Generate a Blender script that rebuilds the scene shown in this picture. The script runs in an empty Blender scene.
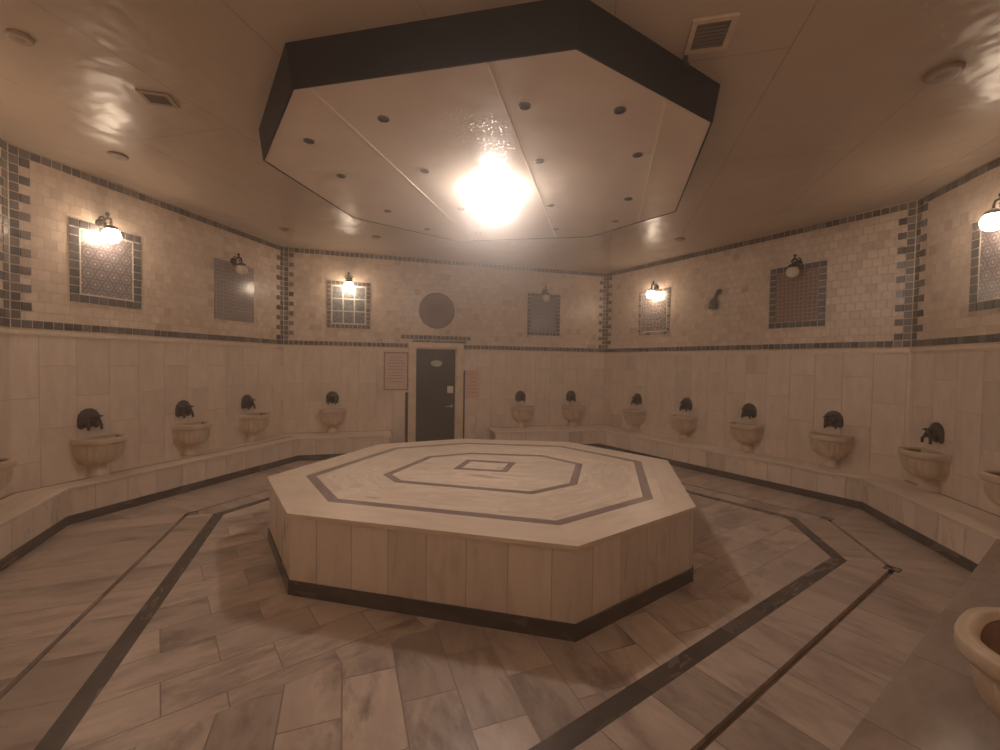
import bpy, math, random
from mathutils import Vector, Matrix
random.seed(7)
PI = math.pi
scene = bpy.context.scene
col = scene.collection

# ------------------------------------------------------------------ dimensions
CAM_H = 1.60
CEIL = 3.473
DROP = 3.228
BENCH = 0.357
PLAT = 0.56
TILE = 0.08

ROOM = {
    'C0': (-2.30, -0.82), 'C1': (-4.37, 3.83), 'C2': (-3.625, 7.19), 'C3': (2.15, 8.85),
    'C4': (4.575, 4.79), 'C5': (4.025, 2.585), 'C6': (-0.95, -0.82),
}
BEN = {  # front edge of the benches
    'S0': (-2.42, 0.36), 'S1': (-4.05, 4.02), 'S2': (-3.16, 6.75), 'S3': (1.91, 8.18),
    'S4': (4.12, 4.84), 'S5': (3.70, 3.15), 'S6': (-0.10, 0.52),
}
PLATFORM = [(-1.42, 2.88), (0.46, 2.43), (1.46, 3.15), (1.85, 4.69), (0.93, 5.70), (-0.49, 5.82), (-1.49, 5.34), (-2.04, 3.775)]
DROP_BOT = [(-1.275, 2.628), (0.369, 2.257), (1.391, 2.911), (1.833, 4.595), (1.125, 5.55), (-0.60, 5.85), (-1.709, 4.96), (-1.968, 3.568)]
DROP_TOP = [(-1.303, 2.600), (0.375, 2.232), (1.435, 2.915), (1.875, 4.605), (1.150, 5.58), (-0.62, 5.88), (-1.745, 4.975), (-1.998, 3.560)]


def V2(p):
    return Vector((p[0], p[1]))


# ------------------------------------------------------------------ mesh helper
class MB:
    def __init__(self):
        self.v, self.f, self.mi, self.rn, self.sm, self.rot = [], [], [], [], [], []

    def face(self, idx, mi=0, rn=None, sm=False, rot=0.0):
        self.f.append(tuple(idx)); self.mi.append(mi)
        self.rn.append(random.random() if rn is None else rn)
        self.sm.append(sm); self.rot.append(rot)

    def add(self, pts):
        b = len(self.v)
        self.v += [tuple(p) for p in pts]
        return b

    def poly(self, pts, mi=0, rn=None, rot=0.0):
        b = self.add(pts)
        self.face(range(b, b + len(pts)), mi, rn, False, rot)

    def prism(self, poly, z0, z1, mi=0, rn=None, rot=0.0, top=None):
        """poly counter-clockwise [(x,y)]; optional other polygon at the top"""
        rn = random.random() if rn is None else rn
        n = len(poly); top = top or poly
        b = self.add([(p[0], p[1], z0) for p in poly] + [(p[0], p[1], z1) for p in top])
        self.face([b + i for i in reversed(range(n))], mi, rn, False, rot)
        self.face([b + n + i for i in range(n)], mi, rn, False, rot)
        for i in range(n):
            j = (i + 1) % n
            self.face([b + i, b + j, b + n + j, b + n + i], mi, rn, False, rot)

    def hexa(self, p, mi=0, rn=None):
        """8 corners: 0-3 one quad, 4-7 the opposite quad"""
        rn = random.random() if rn is None else rn
        b = self.add(p)
        for q in ((3, 2, 1, 0), (4, 5, 6, 7), (0, 1, 5, 4), (1, 2, 6, 5), (2, 3, 7, 6), (3, 0, 4, 7)):
            self.face([b + k for k in q], mi, rn)

    def box(self, x0, x1, y0, y1, z0, z1, mi=0, rn=None):
        self.hexa([(x0, y0, z0), (x1, y0, z0), (x1, y1, z0), (x0, y1, z0),
                   (x0, y0, z1), (x1, y0, z1), (x1, y1, z1), (x0, y1, z1)], mi, rn)

    def lathe(self, prof, c=(0, 0, 0), seg=24, axis='z', mi=0, sm=True):
        """prof [(r,h)]; closed with caps where r>0 at the ends"""
        rings = []
        for r, h in prof:
            pts = []
            for k in range(seg):
                a = 2 * PI * k / seg
                if axis == 'z':
                    pts.append((c[0] + r * math.cos(a), c[1] + r * math.sin(a), c[2] + h))
                else:   # y axis
                    pts.append((c[0] + r * math.cos(a), c[1] + h, c[2] + r * math.sin(a)))
            rings.append(self.add(pts))
        rn = random.random()
        for a, b in zip(rings, rings[1:]):
            for k in range(seg):
                j = (k + 1) % seg
                self.face([a + k, a + j, b + j, b + k], mi, rn, sm)
        self.face([rings[0] + k for k in reversed(range(seg))], mi, rn, False)
        self.face([rings[-1] + k for k in range(seg)], mi, rn, False)

    def tube(self, pts, r, seg=10, mi=0):
        pts = [Vector(p) for p in pts]
        rr = r if isinstance(r, (list, tuple)) else [r] * len(pts)
        rn = random.random()
        rings = []
        up = Vector((0.31, 0.17, 0.93)).normalized()
        for i, p in enumerate(pts):
            t = (pts[min(i + 1, len(pts) - 1)] - pts[max(i - 1, 0)]).normalized()
            a = t.cross(up)
            if a.length < 1e-3:
                a = t.cross(Vector((1, 0, 0)))
            a.normalize(); b = t.cross(a)
            rings.append(self.add([p + (a * math.cos(2 * PI * k / seg) + b * math.sin(2 * PI * k / seg)) * rr[i] for k in range(seg)]))
        for a, b in zip(rings, rings[1:]):
            for k in range(seg):
                j = (k + 1) % seg
                self.face([a + k, a + j, b + j, b + k], mi, rn, True)
        self.face([rings[0] + k for k in reversed(range(seg))], mi, rn)
        self.face([rings[-1] + k for k in range(seg)], mi, rn)

    def ball(self, c, r, seg=16, ring=8, mi=0, sz=1.0):
        prof = [(max(1e-4, r * math.sin(PI * k / ring)), -r * sz * math.cos(PI * k / ring)) for k in range(ring + 1)]
        self.lathe(prof, c, seg, 'z', mi, True)

    def grid(self, rows, mi=0, sm=True, close=False):
        b = [self.add(r) for r in rows]
        rn = random.random(); n = len(rows[0])
        for i in range(len(rows) - 1):
            for k in range(n if close else n - 1):
                j = (k + 1) % n
                self.face([b[i] + k, b[i] + j, b[i + 1] + j, b[i + 1] + k], mi, rn, sm)
        return b

    def build(self, name, mats, parent=None, bevel=0.0, fix=True):
        me = bpy.data.meshes.new(name)
        me.from_pydata(self.v, [], self.f)
        mats = mats if isinstance(mats, (list, tuple)) else [mats]
        for m in mats:
            me.materials.append(m)
        me.polygons.foreach_set('material_index', self.mi)
        me.polygons.foreach_set('use_smooth', self.sm)
        if fix:
            import bmesh
            bm = bmesh.new(); bm.from_mesh(me)
            bmesh.ops.recalc_face_normals(bm, faces=bm.faces)
            bm.to_mesh(me); bm.free()
        at = me.attributes.new('rnd', 'FLOAT', 'FACE')
        at.data.foreach_set('value', self.rn)
        uv = me.uv_layers.new(name='uv')
        for p in me.polygons:
            n = p.normal
            r = self.rot[p.index]
            if abs(n.z) > 0.7:
                c, s = math.cos(r), math.sin(r)
                for li in p.loop_indices:
                    co = me.vertices[me.loops[li].vertex_index].co
                    uv.data[li].uv = (co.x * c + co.y * s, -co.x * s + co.y * c)
            else:
                t = Vector((-n.y, n.x)); t.normalize()
                for li in p.loop_indices:
                    co = me.vertices[me.loops[li].vertex_index].co
                    uv.data[li].uv = (co.x * t.x + co.y * t.y, co.z)
        o = bpy.data.objects.new(name, me)
        col.objects.link(o)
        if parent is not None:
            o.parent = parent
        if bevel:
            md = o.modifiers.new('bevel', 'BEVEL'); md.width = bevel; md.segments = 2; md.limit_method = 'ANGLE'
        return o


def tag(o, label, cat, group=None, kind=None):
    o['label'] = label; o['category'] = cat
    if group: o['group'] = group
    if kind: o['kind'] = kind
    return o


def structure(o, label=None):
    o['kind'] = 'structure'
    if label: o['label'] = label
    return o


def empty(name, loc, rz=0.0):
    o = bpy.data.objects.new(name, None)
    o.empty_display_size = 0.1
    o.location = loc; o.rotation_euler = (0, 0, rz)
    col.objects.link(o)
    return o


def dup(root, loc, rz):
    r = root.copy(); col.objects.link(r)
    r.location = loc; r.rotation_euler = (0, 0, rz)
    for ch in list(root.children):
        c = ch.copy(); col.objects.link(c); c.parent = r
        for g in list(ch.children):
            d = g.copy(); col.objects.link(d); d.parent = c
    return r


# ------------------------------------------------------------------ materials
class NT:
    def __init__(self, name):
        self.m = bpy.data.materials.new(name); self.m.use_nodes = True
        self.t = self.m.node_tree; self.t.nodes.clear()
        self.out = self.t.nodes.new('ShaderNodeOutputMaterial')

    def n(self, typ, **kw):
        nd = self.t.nodes.new(typ)
        for k, v in kw.items():
            if k.startswith('i_'):
                nd.inputs[k[2:].replace('_', ' ')].default_value = v
            else:
                setattr(nd, k, v)
        return nd

    def l(self, a, b):
        self.t.links.new(a, b)

    def math(self, op, a, b=None, clamp=False):
        nd = self.n('ShaderNodeMath', operation=op, use_clamp=clamp)
        for i, x in enumerate((a, b)):
            if x is None: continue
            if isinstance(x, (int, float)): nd.inputs[i].default_value = x
            else: self.l(x, nd.inputs[i])
        return nd.outputs[0]

    def mix(self, fac, a, b, blend='MIX'):
        nd = self.n('ShaderNodeMix', data_type='RGBA', blend_type=blend)
        for sock, x in ((nd.inputs[0], fac), (nd.inputs[6], a), (nd.inputs[7], b)):
            if isinstance(x, (int, float)): sock.default_value = x
            elif isinstance(x, tuple): sock.default_value = (*x, 1)
            else: self.l(x, sock)
        return nd.outputs[2]

    def ramp(self, fac, stops):
        nd = self.n('ShaderNodeValToRGB')
        el = nd.color_ramp.elements
        while len(el) < len(stops): el.new(0.5)
        for e, (p, c) in zip(el, stops):
            e.position = p
            e.color = (*c, 1) if isinstance(c, tuple) else (c, c, c, 1)
        self.l(fac, nd.inputs[0])
        return nd.outputs[0]

    def principled(self, color, rough=0.5, metal=0.0, spec=0.5, coat=0.0, normal=None, emission=None, estr=0.0):
        p = self.n('ShaderNodeBsdfPrincipled')
        if isinstance(color, tuple): p.inputs['Base Color'].default_value = (*color, 1)
        else: self.l(color, p.inputs['Base Color'])
        if isinstance(rough, (int, float)): p.inputs['Roughness'].default_value = rough
        else: self.l(rough, p.inputs['Roughness'])
        p.inputs['Metallic'].default_value = metal
        p.inputs['Specular IOR Level'].default_value = spec
        p.inputs['Coat Weight'].default_value = coat
        if normal is not None: self.l(normal, p.inputs['Normal'])
        if emission is not None:
            p.inputs['Emission Color'].default_value = (*emission, 1)
            p.inputs['Emission Strength'].default_value = estr
        self.l(p.outputs[0], self.out.inputs[0])
        return p

    def bump(self, h, dist=0.002, strength=1.0):
        b = self.n('ShaderNodeBump'); b.inputs['Distance'].default_value = dist; b.inputs['Strength'].default_value = strength
        self.l(h, b.inputs['Height'])
        return b.outputs[0]


def plain(name, color, rough=0.5, metal=0.0, spec=0.5, noise=0.0, nscale=20.0, bump=0.0):
    t = NT(name)
    if noise or bump:
        tc = t.n('ShaderNodeTexCoord')
        nz = t.n('ShaderNodeTexNoise', i_Scale=nscale, i_Detail=4.0); t.l(tc.outputs['Object'], nz.inputs['Vector'])
        f = nz.outputs['Fac']
        lo = tuple(c * (1 - noise) for c in color); hi = tuple(min(1, c * (1 + noise)) for c in color)
        c = t.ramp(f, [(0.3, lo), (0.7, hi)])
        t.principled(c, rough, metal, spec, normal=t.bump(f, bump) if bump else None)
    else:
        t.principled(color, rough, metal, spec)
    return t.m


def tone_up(c, gain, grey=0.12):
    m = sum(c) / 3
    return tuple(min(0.86, (x + (m - x) * grey) * gain) for x in c)


def marble(name, bw, bh, offset=0.5, freq=2, mortar=0.004, light=(0.74, 0.66, 0.58), mid=(0.62, 0.53, 0.45), dark=(0.40, 0.32, 0.27),
           joint=(0.22, 0.17, 0.14), vein=0.5, tone=0.5, rough=0.28, stretch=(1.0, 3.0), vscale=2.2, bump=0.0015, gain=1.22, blotch=0.0, shift=(0, 0)):
    """slabs in a brick pattern read off metre UVs; each slab its own tone and its own veins"""
    t = NT(name)
    light, mid, dark, joint = (tone_up(c, gain) for c in (light, mid, dark, joint))
    uv = t.n('ShaderNodeUVMap', uv_map='uv')
    mp = t.n('ShaderNodeMapping'); t.l(uv.outputs[0], mp.inputs[0])
    mp.inputs['Location'].default_value = (shift[0], shift[1], 0)
    br = t.n('ShaderNodeTexBrick', offset=offset, offset_frequency=freq, squash=1.0)
    t.l(mp.outputs[0], br.inputs['Vector'])
    br.inputs['Color1'].default_value = (0, 0, 0, 1); br.inputs['Color2'].default_value = (1, 1, 1, 1)
    br.inputs['Mortar'].default_value = (0.5, 0.5, 0.5, 1)
    br.inputs['Scale'].default_value = 1.0; br.inputs['Mortar Size'].default_value = mortar
    br.inputs['Mortar Smooth'].default_value = 0.2; br.inputs['Bias'].default_value = 0.0
    br.inputs['Brick Width'].default_value = bw; br.inputs['Row Height'].default_value = bh
    sep = t.n('ShaderNodeSeparateColor'); t.l(br.outputs['Color'], sep.inputs[0])
    rid = sep.outputs[0]
    w = t.math('MULTIPLY', rid, 37.0)
    sc = t.n('ShaderNodeMapping'); t.l(uv.outputs[0], sc.inputs[0]); sc.inputs['Scale'].default_value = (stretch[0], stretch[1], 1)
    sc.inputs['Rotation'].default_value = (0, 0, 0.35)
    n1 = t.n('ShaderNodeTexNoise', noise_dimensions='4D'); t.l(sc.outputs[0], n1.inputs['Vector']); t.l(w, n1.inputs['W'])
    n1.inputs['Scale'].default_value = vscale; n1.inputs['Detail'].default_value = 6; n1.inputs['Roughness'].default_value = 0.6
    n1.inputs['Distortion'].default_value = 0.5
    n2 = t.n('ShaderNodeTexNoise', noise_dimensions='4D'); t.l(sc.outputs[0], n2.inputs['Vector']); t.l(w, n2.inputs['W'])
    n2.inputs['Scale'].default_value = vscale * 1.2; n2.inputs['Detail'].default_value = 7; n2.inputs['Distortion'].default_value = 0.8
    # thin veins where the second noise crosses its middle
    d = t.math('ABSOLUTE', t.math('SUBTRACT', n2.outputs['Fac'], 0.5))
    v = t.math('SUBTRACT', 1.0, t.math('MULTIPLY', d, 9.0), clamp=True)
    v = t.math('MULTIPLY', v, t.math('SUBTRACT', n1.outputs['Fac'], 0.30, clamp=True))
    base = t.ramp(n1.outputs['Fac'], [(0.36, mid), (0.58, light)])
    cl = t.ramp(n1.outputs['Fac'], [(0.56, 0.0), (0.72, 1.0)])
    base = t.mix(t.math('MULTIPLY', cl, t.math('MULTIPLY', rid, vein)), base, dark)
    base = t.mix(t.math('MULTIPLY', v, vein * 0.75, clamp=True), base, dark)
    if blotch:      # cloudy darker patches inside single slabs
        n3 = t.n('ShaderNodeTexNoise', noise_dimensions='4D'); t.l(sc.outputs[0], n3.inputs['Vector']); t.l(t.math('ADD', w, 5.0), n3.inputs['W'])
        n3.inputs['Scale'].default_value = vscale * 0.8; n3.inputs['Detail'].default_value = 8; n3.inputs['Roughness'].default_value = 0.68; n3.inputs['Distortion'].default_value = 0.3
        bl = t.ramp(n3.outputs['Fac'], [(0.50, 0.0), (0.66, 1.0)])
        base = t.mix(t.math('MULTIPLY', bl, blotch), base, dark)
    # a few slabs much darker, the rest drifting
    tn = t.ramp(rid, [(0.0, 1.0 - 0.42 * tone), (0.18, 1.0 - 0.16 * tone), (0.55, 1.0 - 0.04 * tone), (1.0, 1.0 + 0.12 * tone)])
    base = t.mix(1.0, base, tn, 'MULTIPLY')
    colr = t.mix(br.outputs['Fac'], base, joint)
    rg = t.math('ADD', t.math('MULTIPLY', n1.outputs['Fac'], 0.18), rough - 0.08)
    h = t.math('SUBTRACT', t.math('MULTIPLY', n1.outputs['Fac'], 0.12), br.outputs['Fac'])
    t.principled(colr, rg, spec=0.5, normal=t.bump(h, bump))
    return t.m


def tumbled(name):
    """small square tumbled travertine tiles of the upper walls"""
    t = NT(name)
    uv = t.n('ShaderNodeUVMap', uv_map='uv')
    br = t.n('ShaderNodeTexBrick', offset=0.5, offset_frequency=2, squash=1.0)
    t.l(uv.outputs[0], br.inputs['Vector'])
    br.inputs['Color1'].default_value = (0, 0, 0, 1); br.inputs['Color2'].default_value = (1, 1, 1, 1)
    br.inputs['Mortar'].default_value = (.5, .5, .5, 1)
    br.inputs['Scale'].default_value = 1.0; br.inputs['Mortar Size'].default_value = 0.0035; br.inputs['Mortar Smooth'].default_value = 0.4
    br.inputs['Brick Width'].default_value = 0.1; br.inputs['Row Height'].default_value = 0.1
    sep = t.n('ShaderNodeSeparateColor'); t.l(br.outputs['Color'], sep.inputs[0]); rid = sep.outputs[0]
    nz = t.n('ShaderNodeTexNoise', noise_dimensions='4D'); t.l(uv.outputs[0], nz.inputs['Vector']); t.l(t.math('MULTIPLY', rid, 20.0), nz.inputs['W'])
    nz.inputs['Scale'].default_value = 14; nz.inputs['Detail'].default_value = 5
    big = t.n('ShaderNodeTexNoise'); t.l(uv.outputs[0], big.inputs['Vector']); big.inputs['Scale'].default_value = 1.6; big.inputs['Detail'].default_value = 3
    c = t.ramp(rid, [(0.0, (0.55, 0.425, 0.335)), (0.08, (0.65, 0.525, 0.42)), (0.5, (0.71, 0.58, 0.47)), (1.0, (0.76, 0.635, 0.52))])
    c = t.mix(1.0, c, t.ramp(nz.outputs['Fac'], [(0.3, (0.84, 0.83, 0.82)), (0.65, (1, 1, 1))]), 'MULTIPLY')
    c = t.mix(1.0, c, t.ramp(big.outputs['Fac'], [(0.3, (0.90, 0.87, 0.84)), (0.7, (1, 1, 1))]), 'MULTIPLY')
    c = t.mix(t.math('MULTIPLY', br.outputs['Fac'], 0.45), c, (0.48, 0.38, 0.30))
    h = t.math('SUBTRACT', t.math('MULTIPLY', nz.outputs['Fac'], 0.35), br.outputs['Fac'])
    t.principled(c, 0.34, normal=t.bump(h, 0.002))
    return t.m


def rnd_tiles(name, stops, rough=0.3, speck=0.25):
    """separately modelled little tiles, colour by each tile's own number"""
    t = NT(name)
    at = t.n('ShaderNodeAttribute', attribute_name='rnd')
    c = t.ramp(at.outputs['Fac'], stops)
    tc = t.n('ShaderNodeTexCoord')
    nz = t.n('ShaderNodeTexNoise'); t.l(tc.outputs['Object'], nz.inputs['Vector']); nz.inputs['Scale'].default_value = 45; nz.inputs['Detail'].default_value = 4
    c = t.mix(1.0, c, t.ramp(nz.outputs['Fac'], [(0.3, 1 - speck), (0.7, 1.0)]), 'MULTIPLY')
    t.principled(c, rough)
    return t.m


def glazed_pattern(name, ground, line, scale, second=None, randomness=0.25, width=0.06, tile=0.2):
    """glazed tile with a star-lattice: light lines round dark cells"""
    t = NT(name)
    uv = t.n('ShaderNodeUVMap', uv_map='uv')
    vo = t.n('ShaderNodeTexVoronoi', feature='DISTANCE_TO_EDGE', voronoi_dimensions='2D'); t.l(uv.outputs[0], vo.inputs['Vector'])
    vo.inputs['Scale'].default_value = scale; vo.inputs['Randomness'].default_value = randomness
    vc = t.n('ShaderNodeTexVoronoi', feature='F1', voronoi_dimensions='2D'); t.l(uv.outputs[0], vc.inputs['Vector'])
    vc.inputs['Scale'].default_value = scale; vc.inputs['Randomness'].default_value = randomness
    edge = t.ramp(vo.outputs['Distance'], [(width, 1.0), (width * 2.2, 0.0)])
    core = t.ramp(vc.outputs['Distance'], [(0.16, 1.0), (0.24, 0.0)])
    c = t.mix(edge, ground, line)
    c = t.mix(core, c, second or line)
    br = t.n('ShaderNodeTexBrick', offset=0.0); t.l(uv.outputs[0], br.inputs['Vector'])
    br.inputs['Scale'].default_value = 1; br.inputs['Brick Width'].default_value = tile; br.inputs['Row Height'].default_value = tile
    br.inputs['Mortar Size'].default_value = 0.003
    c = t.mix(br.outputs['Fac'], c, tuple(min(1, x * 0.8) for x in line))
    t.principled(c, 0.2, normal=t.bump(t.math('SUBTRACT', 1.0, br.outputs['Fac']), 0.001))
    return t.m


M = {}
M['wall_marble'] = marble('wall_marble', 0.60, 0.30, light=(0.66, 0.55, 0.45), mid=(0.56, 0.45, 0.36), dark=(0.36, 0.27, 0.215), tone=0.34, vein=0.55,
                          stretch=(3.0, 1.0), mortar=0.0025, joint=(0.40, 0.31, 0.25), rough=0.3)


def upright(m):
    """turn the brick pattern so the slabs stand upright"""
    for nd in m.node_tree.nodes:
        if nd.type == 'TEX_BRICK':
            mp = nd.inputs['Vector'].links[0].from_node
            mp.inputs['Rotation'].default_value = (0, 0, PI / 2)
    return m


upright(M['wall_marble'])
M['tumbled'] = tumbled('tumbled_travertine')
M['bench_front'] = upright(marble('bench_front_marble', 3.0, 0.285, offset=0.0, light=(0.66, 0.55, 0.45), mid=(0.57, 0.46, 0.37), dark=(0.38, 0.30, 0.25), tone=0.5, vein=0.35,
                                  stretch=(3.0, 1.0), mortar=0.003, joint=(0.34, 0.26, 0.21), shift=(1.0, 0.0)))
M['bench_top'] = marble('bench_top_marble', 0.55, 0.60, light=(0.68, 0.57, 0.47), mid=(0.58, 0.48, 0.39), dark=(0.36, 0.28, 0.23), vein=0.4, tone=0.4, rough=0.42, bump=0.0005, mortar=0.002, joint=(.4, .32, .26))
M['wet_dimmed_bench'] = marble('wet_dimmed_bench_marble', 0.62, 0.9, light=(0.42, 0.335, 0.28), mid=(0.32, 0.25, 0.21), dark=(0.20, 0.15, 0.125), vein=0.6, tone=0.6, rough=0.2, blotch=0.5, mortar=0.003, joint=(.2, .15, .12), gain=1.0)  # darker seat: wet stone, with dimming at the view's edge painted in
M['plat_side'] = upright(marble('platform_side_marble', 3.0, 0.262, offset=0.0, light=(0.66, 0.55, 0.46), mid=(0.58, 0.48, 0.40), dark=(0.40, 0.32, 0.27), tone=0.45, vein=0.3,
                                stretch=(4.0, 1.0), mortar=0.0025, joint=(0.36, 0.28, 0.23), shift=(1.0, 0.05)))
M['plat_top'] = marble('platform_top_marble', 0.62, 0.34, light=(0.84, 0.70, 0.56), mid=(0.66, 0.53, 0.41), dark=(0.36, 0.24, 0.17), vein=0.9, tone=0.35, gain=1.0, mortar=0.001, joint=(0.55, 0.44, 0.34), stretch=(1, 5), rough=0.3)
M['plat_rim'] = marble('platform_rim_marble', 0.9, 0.5, light=(0.66, 0.54, 0.43), mid=(0.57, 0.46, 0.365), dark=(0.42, 0.31, 0.24), vein=0.3, tone=0.2, mortar=0.001, joint=(0.5, 0.4, 0.31), stretch=(1, 3), rough=0.3)
M['floor_a'] = marble('floor_marble_slabs', 0.50, 0.265, light=(0.60, 0.49, 0.41), mid=(0.45, 0.36, 0.305), dark=(0.16, 0.11, 0.095), vein=0.9, tone=0.8, mortar=0.0035, rough=0.3, blotch=0.75, gain=1.06, joint=(0.27, 0.205, 0.17), stretch=(1.0, 2.2))
M['floor_b'] = marble('floor_marble_strips', 0.36, 40.0, light=(0.56, 0.455, 0.375), mid=(0.43, 0.34, 0.285), dark=(0.24, 0.17, 0.145), vein=0.75, tone=0.8, mortar=0.003, rough=0.3, stretch=(3.5, 1.2), offset=0.0, shift=(0, 20), blotch=0.75, gain=1.06)
M['dark_marble'] = marble('dark_inlay_marble', 0.40, 0.5, light=(0.105, 0.085, 0.075), mid=(0.07, 0.058, 0.05), dark=(0.16, 0.13, 0.11), vein=0.4, tone=0.4, mortar=0.001, joint=(0.05, 0.04, 0.035), rough=0.25, gain=1.0)
M['brown_inlay'] = marble('brown_inlay_marble', 0.45, 0.5, light=(0.27, 0.20, 0.18), mid=(0.22, 0.16, 0.15), dark=(0.32, 0.25, 0.22), vein=0.3, tone=0.3, mortar=0.001, joint=(0.2, 0.15, 0.13), rough=0.3, gain=1.0)
M['gutter'] = plain('gutter_stone', (0.24, 0.16, 0.12), 0.5, noise=0.35, nscale=9)
M['band'] = rnd_tiles('border_tiles', [(0.0, (0.055, 0.046, 0.05)), (0.5, (0.115, 0.095, 0.095)), (1.0, (0.23, 0.19, 0.175))])
M['band_grout'] = plain('border_grout', (0.66, 0.54, 0.43), 0.7, noise=0.1)
M['moulding'] = plain('pale_moulding', (0.74, 0.62, 0.49), 0.35, noise=0.08)
M['basin'] = plain('basin_marble', (0.60, 0.475, 0.36), 0.32, noise=0.14, nscale=7)
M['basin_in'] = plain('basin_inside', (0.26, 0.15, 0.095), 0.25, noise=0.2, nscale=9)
M['bronze'] = plain('dark_bronze', (0.055, 0.042, 0.036), 0.38, metal=0.55, noise=0.3, nscale=30)
M['iron'] = plain('black_iron', (0.030, 0.024, 0.020), 0.45, metal=0.5, noise=0.25, nscale=30)
M['fascia'] = plain('dark_brown_fascia', (0.016, 0.010, 0.008), 0.65, spec=0.15, noise=0.2, nscale=3)
M['door'] = plain('dark_green_door', (0.045, 0.052, 0.046), 0.4, noise=0.15, nscale=5)
M['frame_stone'] = plain('door_surround_stone', (0.70, 0.57, 0.43), 0.35, noise=0.1, nscale=6)
M['steel'] = plain('brushed_steel', (0.55, 0.52, 0.48), 0.3, metal=0.9, noise=0.1)
M['paper'] = plain('notice_paper', (0.66, 0.52, 0.44), 0.6, noise=0.05)
M['pink_paper'] = plain('pinkish_notice_paper', (0.68, 0.47, 0.38), 0.6, noise=0.05)
M['red_frame'] = plain('dull_red_frame', (0.34, 0.17, 0.13), 0.5, noise=0.15)
M['red_ink'] = plain('faded_red_ink', (0.50, 0.30, 0.25), 0.6)
M['grey_plaque'] = plain('grey_plaque', (0.50, 0.50, 0.46), 0.4, noise=0.1)
M['white_plate'] = plain('white_plate', (0.75, 0.72, 0.65), 0.4, noise=0.05)
M['disc'] = plain('brown_plaque_disc', (0.19, 0.125, 0.11), 0.5, noise=0.2, nscale=4)
M['lens_dark'] = plain('dark_lamp_lens', (0.07, 0.06, 0.06), 0.2, noise=0.2)
M['lens_ring'] = plain('lamp_ring', (0.10, 0.075, 0.06), 0.5, noise=0.1)
M['ceil_fit'] = plain('ceiling_fitting_plastic', (0.36, 0.27, 0.20), 0.45, noise=0.1)
M['vent_dark'] = plain('vent_cavity', (0.05, 0.04, 0.035), 0.7, noise=0.2)
M['vent_frame'] = plain('vent_frame', (0.62, 0.50, 0.37), 0.4, noise=0.1)
M['pale_glass'] = plain('frosted_glass_shade', (0.66, 0.58, 0.47), 0.25, noise=0.06)
M['grey_plastic'] = plain('grey_fixture', (0.075, 0.075, 0.07), 0.4, noise=0.2)
# glazed panels


def star_pattern(name, ground, line, wave):
    """rosettes on a triangular lattice, three crossed waves"""
    t = NT(name)
    uv = t.n('ShaderNodeUVMap', uv_map='uv')
    sp = t.n('ShaderNodeSeparateXYZ'); t.l(uv.outputs[0], sp.inputs[0])
    k = 2 * PI / wave
    tot = None
    fine = None
    for a in (PI / 2, PI / 2 + 2 * PI / 3, PI / 2 + 4 * PI / 3):
        ph = t.math('ADD', t.math('MULTIPLY', sp.outputs[0], k * math.cos(a)), t.math('MULTIPLY', sp.outputs[1], k * math.sin(a)))
        c = t.math('COSINE', ph); c3 = t.math('COSINE', t.math('MULTIPLY', ph, 3.0))
        tot = c if tot is None else t.math('ADD', tot, c)
        fine = c3 if fine is None else t.math('ADD', fine, c3)
    ringm = t.math('SUBTRACT', 1.0, t.math('MULTIPLY', t.math('ABSOLUTE', t.math('SUBTRACT', tot, 0.25)), 1.9), clamp=True)
    core = t.math('MULTIPLY', t.math('SUBTRACT', tot, 2.3), 2.5, clamp=True)
    net = t.math('MULTIPLY', t.math('SUBTRACT', fine, 1.1), 0.8, clamp=True)
    f = t.math('MAXIMUM', t.math('MAXIMUM', ringm, core), t.math('MULTIPLY', net, 0.6))
    c = t.mix(f, ground, line)
    t.principled(c, 0.22)
    return t.m


M['pan_star'] = star_pattern('star_lattice_tiles', (0.15, 0.125, 0.14), (0.42, 0.36, 0.33), 0.105)
M['pan_fine'] = glazed_pattern('fine_lattice_tiles', (0.19, 0.165, 0.18), (0.42, 0.36, 0.33), 20.0, (0.30, 0.25, 0.25), 0.5)
M['pan_pink'] = glazed_pattern('pale_lattice_tiles', (0.10, 0.08, 0.085), (0.46, 0.38, 0.34), 13.0, (0.34, 0.27, 0.25), 0.7)
M['pan_red'] = glazed_pattern('red_brown_lattice_tiles', (0.20, 0.115, 0.10), (0.34, 0.24, 0.21), 19.0, (0.15, 0.10, 0.10), 0.3, tile=0.135)
M['pan_blue'] = glazed_pattern('blue_grey_tiles', (0.17, 0.165, 0.185), (0.26, 0.245, 0.255), 12.0, (0.20, 0.19, 0.21), 0.1, tile=0.1)
M['pane_grey'] = plain('grey_glazed_pane', (0.17, 0.18, 0.19), 0.2, noise=0.5, nscale=22)
M['grid_white'] = plain('pale_grid', (0.66, 0.60, 0.52), 0.4)


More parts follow.
